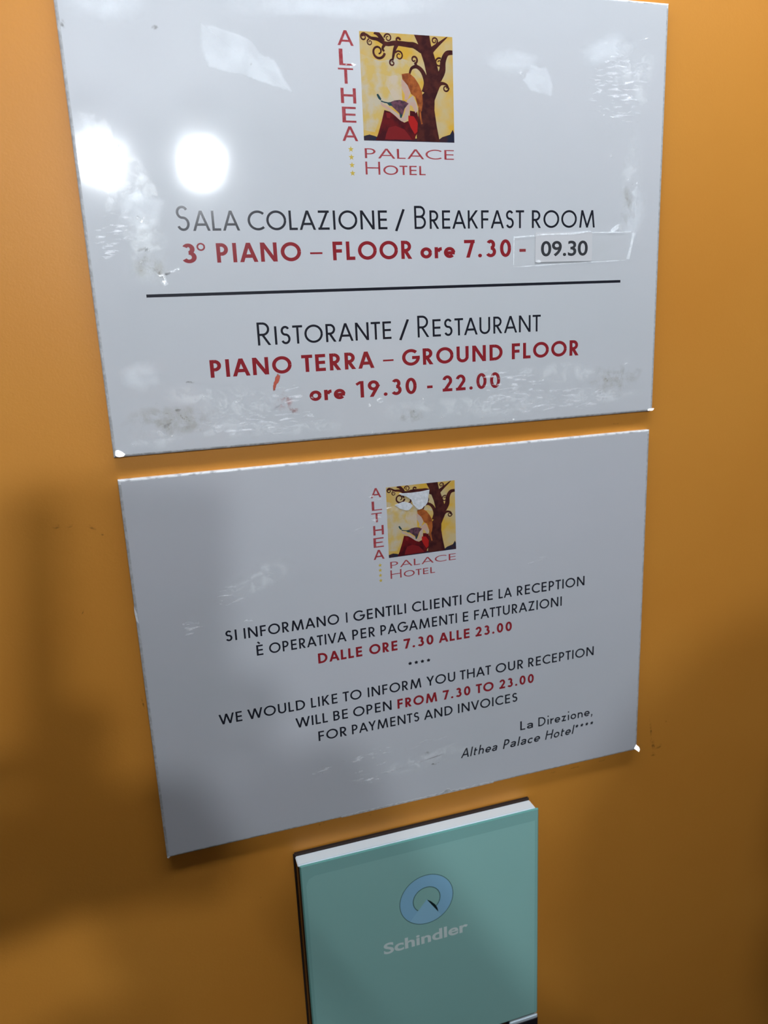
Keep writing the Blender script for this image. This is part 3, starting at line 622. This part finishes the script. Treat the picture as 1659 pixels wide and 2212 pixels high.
tedge([(222,305.6),(223.2,306.5),(225.6,305.4),(224.4,304.7),(222.4,304.8)],1); tedge([(208.8,318),(221.6,318.7),(221.6,318.1),(208.8,317.3)]); tedge([(255,319.9),(281,320.0),(281,319.5),(255,319.4)])
tedge([(208.8,303),(232,304.0),(256,304.8),(276,305.2),(276,304.9),(256,304.4),(232,303.6),(208.8,302.7)]); tedge([(208.6,303),(209.0,318),(209.5,318),(209.1,303)])
tedge(blob(269.5,321.5,3.2,1.4,30),2)

# ------------------------------------------------------------------ lift control panel
PX0, PX1, PT, PF = 69.4, 219.6, -18.9, -7.2
pnl = empty('control_panel', 69, -460, WY)
tag(pnl, 'pale green glass lift control panel with silver top edge, under the lower sign', 'control panel')
OP = W(PX0, -460)
bm = bmesh.new(); box(bm, W(PX0-.9, -460, 1.2), W(PX1+.2, PT+1.7, WY), .0008, 2); new('back_gasket', bm, M['gasket'], pnl, OP)
bm = bmesh.new(); box(bm, W(PX0, -460, PF), W(PX1, PT-.6, 1.2), .0005, 2); new('housing', bm, M['reflect_brown'], pnl, OP)['label'] = 'polished metal side wall, brown wall reflection coloured in'
bm = bmesh.new(); box(bm, W(PX0+.05, PT-1.6, PF-.1), W(PX1, PT, 1.2), .0005, 3); new('top_trim', bm, M['alu'], pnl, OP)['label'] = 'bright brushed aluminium top edge'
def gplate(name, x0, x1, z0, z1, y0, y1, bev):
    bm = bmesh.new(); box(bm, W(x0, z0, y0), W(x1, z1, y1), bev, 1)
    for f in bm.faces:
        f.normal_update(); f.material_index = 0 if f.normal.y < -.9 else 1
    return new(name, bm, [M['glass'], M['glass_edge']], pnl, OP)
gplate('glass_plate', PX0+.9, PX1+1.9, -176.2, PT-.4, -8.1, -6.6, .0010)
bm = bmesh.new(); flat_poly(bm, [(PX0+3.4,-175),(PX1-.8,-175),(PX1-.8,-27.5),(PX0+9,-27.5),(PX0+5.5,-29),(PX0+3.8,-33)], -8.13); new('glass_inner_field', bm, M['glass_in'], pnl, OP)
# emblem: ring, sector and the logo's drop-shadow wedge, drawn in dark print
ec, er = (145.6, -63.6), 17.0
em = empty('round_emblem', *ec); em.parent = pnl; em.location = W(*ec)-WORLD['control_panel']; WORLD[em.name] = W(*ec)
def annulus(name, r0, r1, a0, a1, y, m, off=(0,0)):
    bm = bmesh.new(); n = max(6, int(abs(a1-a0)/5)); cx, cz = ec[0]+off[0], ec[1]+off[1]
    pr = None
    for i in range(n+1):
        a = math.radians(a0+(a1-a0)*i/n); p = [bm.verts.new(W(cx+r*math.cos(a), cz+r*math.sin(a), y)) for r in (r0, r1)]
        if pr:
            f = bm.faces.new((pr[0], pr[1], p[1], p[0])); f.normal_update()
            if f.normal.y > 0: f.normal_flip()
        pr = p
    return new(name, bm, m, em, W(*ec))
annulus('ring_outline', er-.1, er+.45, 0, 360, -8.15, M['emblem_line'])
annulus('ring', 8.8, er, 0, 360, -8.17, M['emblem'])
annulus('ring_inner_outline', 8.4, 8.95, -48, 228, -8.19, M['emblem_line'])
annulus('sector', 0.02, er-.1, -131, -57, -8.21, M['emblem_hi'])
bm = bmesh.new()
flat_poly(bm, [(ec[0]+r*math.cos(math.radians(a)), ec[1]+r*math.sin(math.radians(a))) for r, a in ((0,0),(3.5,-38),(7.5,-44),(10.5,-50),(13.2,-56.8))], -8.23); new('shadow_wedge', bm, M['emblem_dark'], em, W(*ec))
font_text('maker_lettering', 'Schindler', 117.0, 172.2, -95.0, 7.9, M['etched'], pnl, -8.15, offset=.026, ref='H', origin=OP)
# lower module with silver rim on the right
bm = bmesh.new(); box(bm, W(PX0+.8, -455, -7.6), W(198.2, -178.0, -6.4), .0005, 1); new('lower_glass', bm, [M['glass']], pnl, OP)
bm = bmesh.new(); box(bm, W(200.6, -455, -8.6), W(PX1+1.6, -176.9, -6.4), .0006, 2); new('module_frame', bm, M['alu'], pnl, OP)
bm = bmesh.new(); box(bm, W(201.4, -455, -9.0), W(PX1+1.6, -179.2, -7.4), .0004, 2); new('dark_module', bm, M['dark'], pnl, OP)
bm = bmesh.new(); box(bm, W(198.3, -455, -7.9), W(200.5, -176.5, -6.4)); new('module_gap', bm, M['dark'], pnl, OP)

# ------------------------------------------------------------------ lamps of the car
def globe(x, y, z, label, r=.030):
    o = bpy.data.objects.new('ceiling_lamp', None); COL.objects.link(o); o.location = (x, y, ZC); WORLD[o.name] = Vector((x, y, ZC))
    tag(o, label, 'lamp')
    bm = bmesh.new(); bmesh.ops.create_uvsphere(bm, u_segments=32, v_segments=16, radius=r); bmesh.ops.translate(bm, vec=(x,y,z), verts=bm.verts)
    smooth(new('glass_globe', bm, M['globe'], o, (x, y, ZC)))
    bm = bmesh.new(); bmesh.ops.create_cone(bm, cap_ends=True, segments=24, radius1=.022, radius2=.045, depth=max(ZC-z-r*.6, .02))
    bmesh.ops.translate(bm, vec=(x, y, (ZC+z+r*.6)/2), verts=bm.verts); new('lamp_neck', bm, M['steel'], o, (x, y, ZC))
globe(-.026, -1.35, Z0+.62, 'round globe lamp behind the photographer, on the left')
globe(.175, -1.35, Z0+.62, 'round globe lamp behind the photographer, on the right')
st_ = bpy.data.objects.new('strip_light', None); COL.objects.link(st_); st_.location = (.15, -.16, ZC); WORLD['strip_light'] = Vector((.15,-.16,ZC))
tag(st_, 'long ceiling strip light running close above the orange sign wall', 'strip light')
bm = bmesh.new(); box(bm, (-.45,-.20,ZC-.03), (.75,-.12,ZC), .003, 2); new('housing', bm, M['steel'], st_, (.15,-.16,ZC))
bm = bmesh.new(); box(bm, (-.44,-.19,ZC-.036), (.74,-.13,ZC-.0302), .001, 1); new('diffuser', bm, M['strip'], st_, (.15,-.16,ZC))

# ------------------------------------------------------------------ the photographer and the phone (outside the frame; they cast the shadows)
bm = bmesh.new(); box(bm, (-.066, -.118, .0015), (.008, .043, .0095), .003, 3)
bmesh.ops.transform(bm, matrix=Matrix.Translation(CAM_P) @ M3.to_4x4(), verts=bm.verts)
ph = smooth(new('smartphone', bm, M['phone'], None, CAM_P)); tag(ph, 'black smartphone held up in front of the signs', 'phone')
def body():
    V, E_, Rr = [], [], []
    def add(p, r, par=None):
        V.append(p); Rr.append(r); i = len(V)-1
        if par is not None: E_.append((par, i))
        return i
    bx, by = .325, -.74
    pel = add((bx,by,.96), .135); wa = add((bx,by,1.10), .125, pel); ch = add((bx,by,1.30), .145, wa); cl = add((bx,by+.01,1.46), .115, ch)
    nk = add((bx-.005,by+.04,1.56), .058, cl); hd0 = add((bx-.02,by+.09,1.65), .075, nk); hd1 = add((bx-.02,by+.10,1.73), .088, hd0); add((bx-.02,by+.09,1.785), .075, hd1)
    for s in (-1, 1):
        hp = add((bx+s*.09,by,.88), .092, pel); kn = add((bx+s*.11,by+.02,.49), .062, hp); an = add((bx+s*.115,by-.02,.09), .042, kn); add((bx+s*.125,by+.13,.035), .036, an)
    sh = add((bx+.17,by+.02,1.47), .060, cl); el = add((.47,-.58,1.27), .046, sh); wr = add((.125,-.475,1.59), .030, el); hand = add((.056,-.428,1.690), .034, wr); add((.043,-.412,1.745), .024, hand)
    shl = add((bx-.17,by+.02,1.47), .060, cl); ell = add((.03,-.62,1.24), .046, shl); wl = add((-.035,-.475,1.585), .030, ell); add((-.050,-.425,1.665), .033, wl)
    me = bpy.data.meshes.new('body'); me.from_pydata(V, E_, [])
    o = bpy.data.objects.new('tmp', me); COL.objects.link(o)
    md = o.modifiers.new('s', 'SKIN'); o.modifiers.new('u', 'SUBSURF').levels = 2
    for i, sv in enumerate(me.skin_vertices[0].data):
        f = 1.0; sv.radius = (Rr[i], Rr[i]*(.72 if i in (pel, wa, ch, cl) else 1.0)); sv.use_root = (i == pel)
    dg = bpy.context.evaluated_depsgraph_get(); dg.update()
    res = bpy.data.meshes.new_from_object(o.evaluated_get(dg)); bpy.data.objects.remove(o)
    for m in (M['jacket'], M['jeans'], M['skin'], M['shoe']): res.materials.append(m)
    for p in res.polygons:
        c = p.center; p.use_smooth = True
        p.material_index = 2 if (c.z > 1.555 and abs(c.x-bx) < .13 and c.y < -.5) or (c.y > -.47 and c.z > 1.57) else (3 if c.z < .09 else (1 if c.z < .96 and c.x < bx+.2 else 0))
    b = bpy.data.objects.new('person', res); COL.objects.link(b); WORLD['person'] = Vector((0,0,0))
    tag(b, 'person in a dark jacket and jeans holding the phone up', 'person')
    # head details
    bm = bmesh.new(); bmesh.ops.create_uvsphere(bm, u_segments=24, v_segments=16, radius=.1); bmesh.ops.scale(bm, vec=(.98,1.08,1.05), verts=bm.verts)
    bmesh.ops.delete(bm, geom=[v for v in bm.verts if v.co.z < -.01 and v.co.y > -.03 or (v.co.y > .055 and v.co.z < .045)], context='VERTS')
    bmesh.ops.translate(bm, vec=(bx-.02, by+.085, 1.75), verts=bm.verts); smooth(new('hair', bm, M['hair'], b))
    for s in (-1, 1):
        bm = bmesh.new(); bmesh.ops.create_uvsphere(bm, u_segments=12, v_segments=8, radius=.012); bmesh.ops.translate(bm, vec=(bx-.02+s*.032, by+.175, 1.715), verts=bm.verts); new('eye', bm, M['eye'], b)
        bm = bmesh.new(); bmesh.ops.create_uvsphere(bm, u_segments=12, v_segments=8, radius=.03); bmesh.ops.scale(bm, vec=(.35,.7,1), verts=bm.verts); bmesh.ops.translate(bm, vec=(bx-.02+s*.086, by+.095, 1.70), verts=bm.verts); smooth(new('ear', bm, M['skin'], b))
    bm = bmesh.new(); bmesh.ops.create_cone(bm, cap_ends=True, segments=12, radius1=.016, radius2=.006, depth=.045); bmesh.ops.translate(bm, vec=(bx-.02, by+.19, 1.69), verts=bm.verts); smooth(new('nose', bm, M['skin'], b))
    bm = bmesh.new(); box(bm, (bx-.044, by+.166, 1.648), (bx+.004, by+.178, 1.658), .004, 2); new('mouth', bm, M['p_red'], b)
    # fingers closed round the phone
    T = Matrix.Translation(CAM_P) @ M3.to_4x4()
    def finger(pts, r0, r1):
        fm = bpy.data.meshes.new('f'); fm.from_pydata([tuple(T @ Vector(p)) for p in pts], [(i, i+1) for i in range(len(pts)-1)], [])
        fo = bpy.data.objects.new('tmp', fm); COL.objects.link(fo); fo.modifiers.new('s','SKIN'); fo.modifiers.new('u','SUBSURF').levels = 1
        for i, sv in enumerate(fm.skin_vertices[0].data):
            r = r0+(r1-r0)*i/(len(pts)-1); sv.radius = (r, r); sv.use_root = (i == 0)
        dg.update(); d2 = bpy.context.evaluated_depsgraph_get(); mm = bpy.data.meshes.new_from_object(fo.evaluated_get(d2)); bpy.data.objects.remove(fo)
        mm.materials.append(M['skin']); 
        for p in mm.polygons: p.use_smooth = True
        fob = bpy.data.objects.new('finger', mm); COL.objects.link(fob); fob.parent = b
    for k, zz in enumerate((-.035, -.056, -.077, -.097)):
        finger([(.026,zz-.004,.030),(.021,zz,.008),(-.006,zz+.002,-.009),(-.030+.004*k,zz+.003,-.008)], .009, .0065)
    finger([(.020,-.085,.035),(-.005,-.060,.026),(-.030,-.045,.020)], .011, .008)
    for k, zz in enumerate((-.062, -.082, -.102, -.120)):
        finger([(-.078,zz-.004,.030),(-.076,zz,.006),(-.062,zz+.002,-.009),(-.046+.004*k,zz+.003,-.008)], .009, .0065)
    finger([(-.072,-.100,.035),(-.058,-.085,.026),(-.042,-.072,.020)], .011, .008)
body()
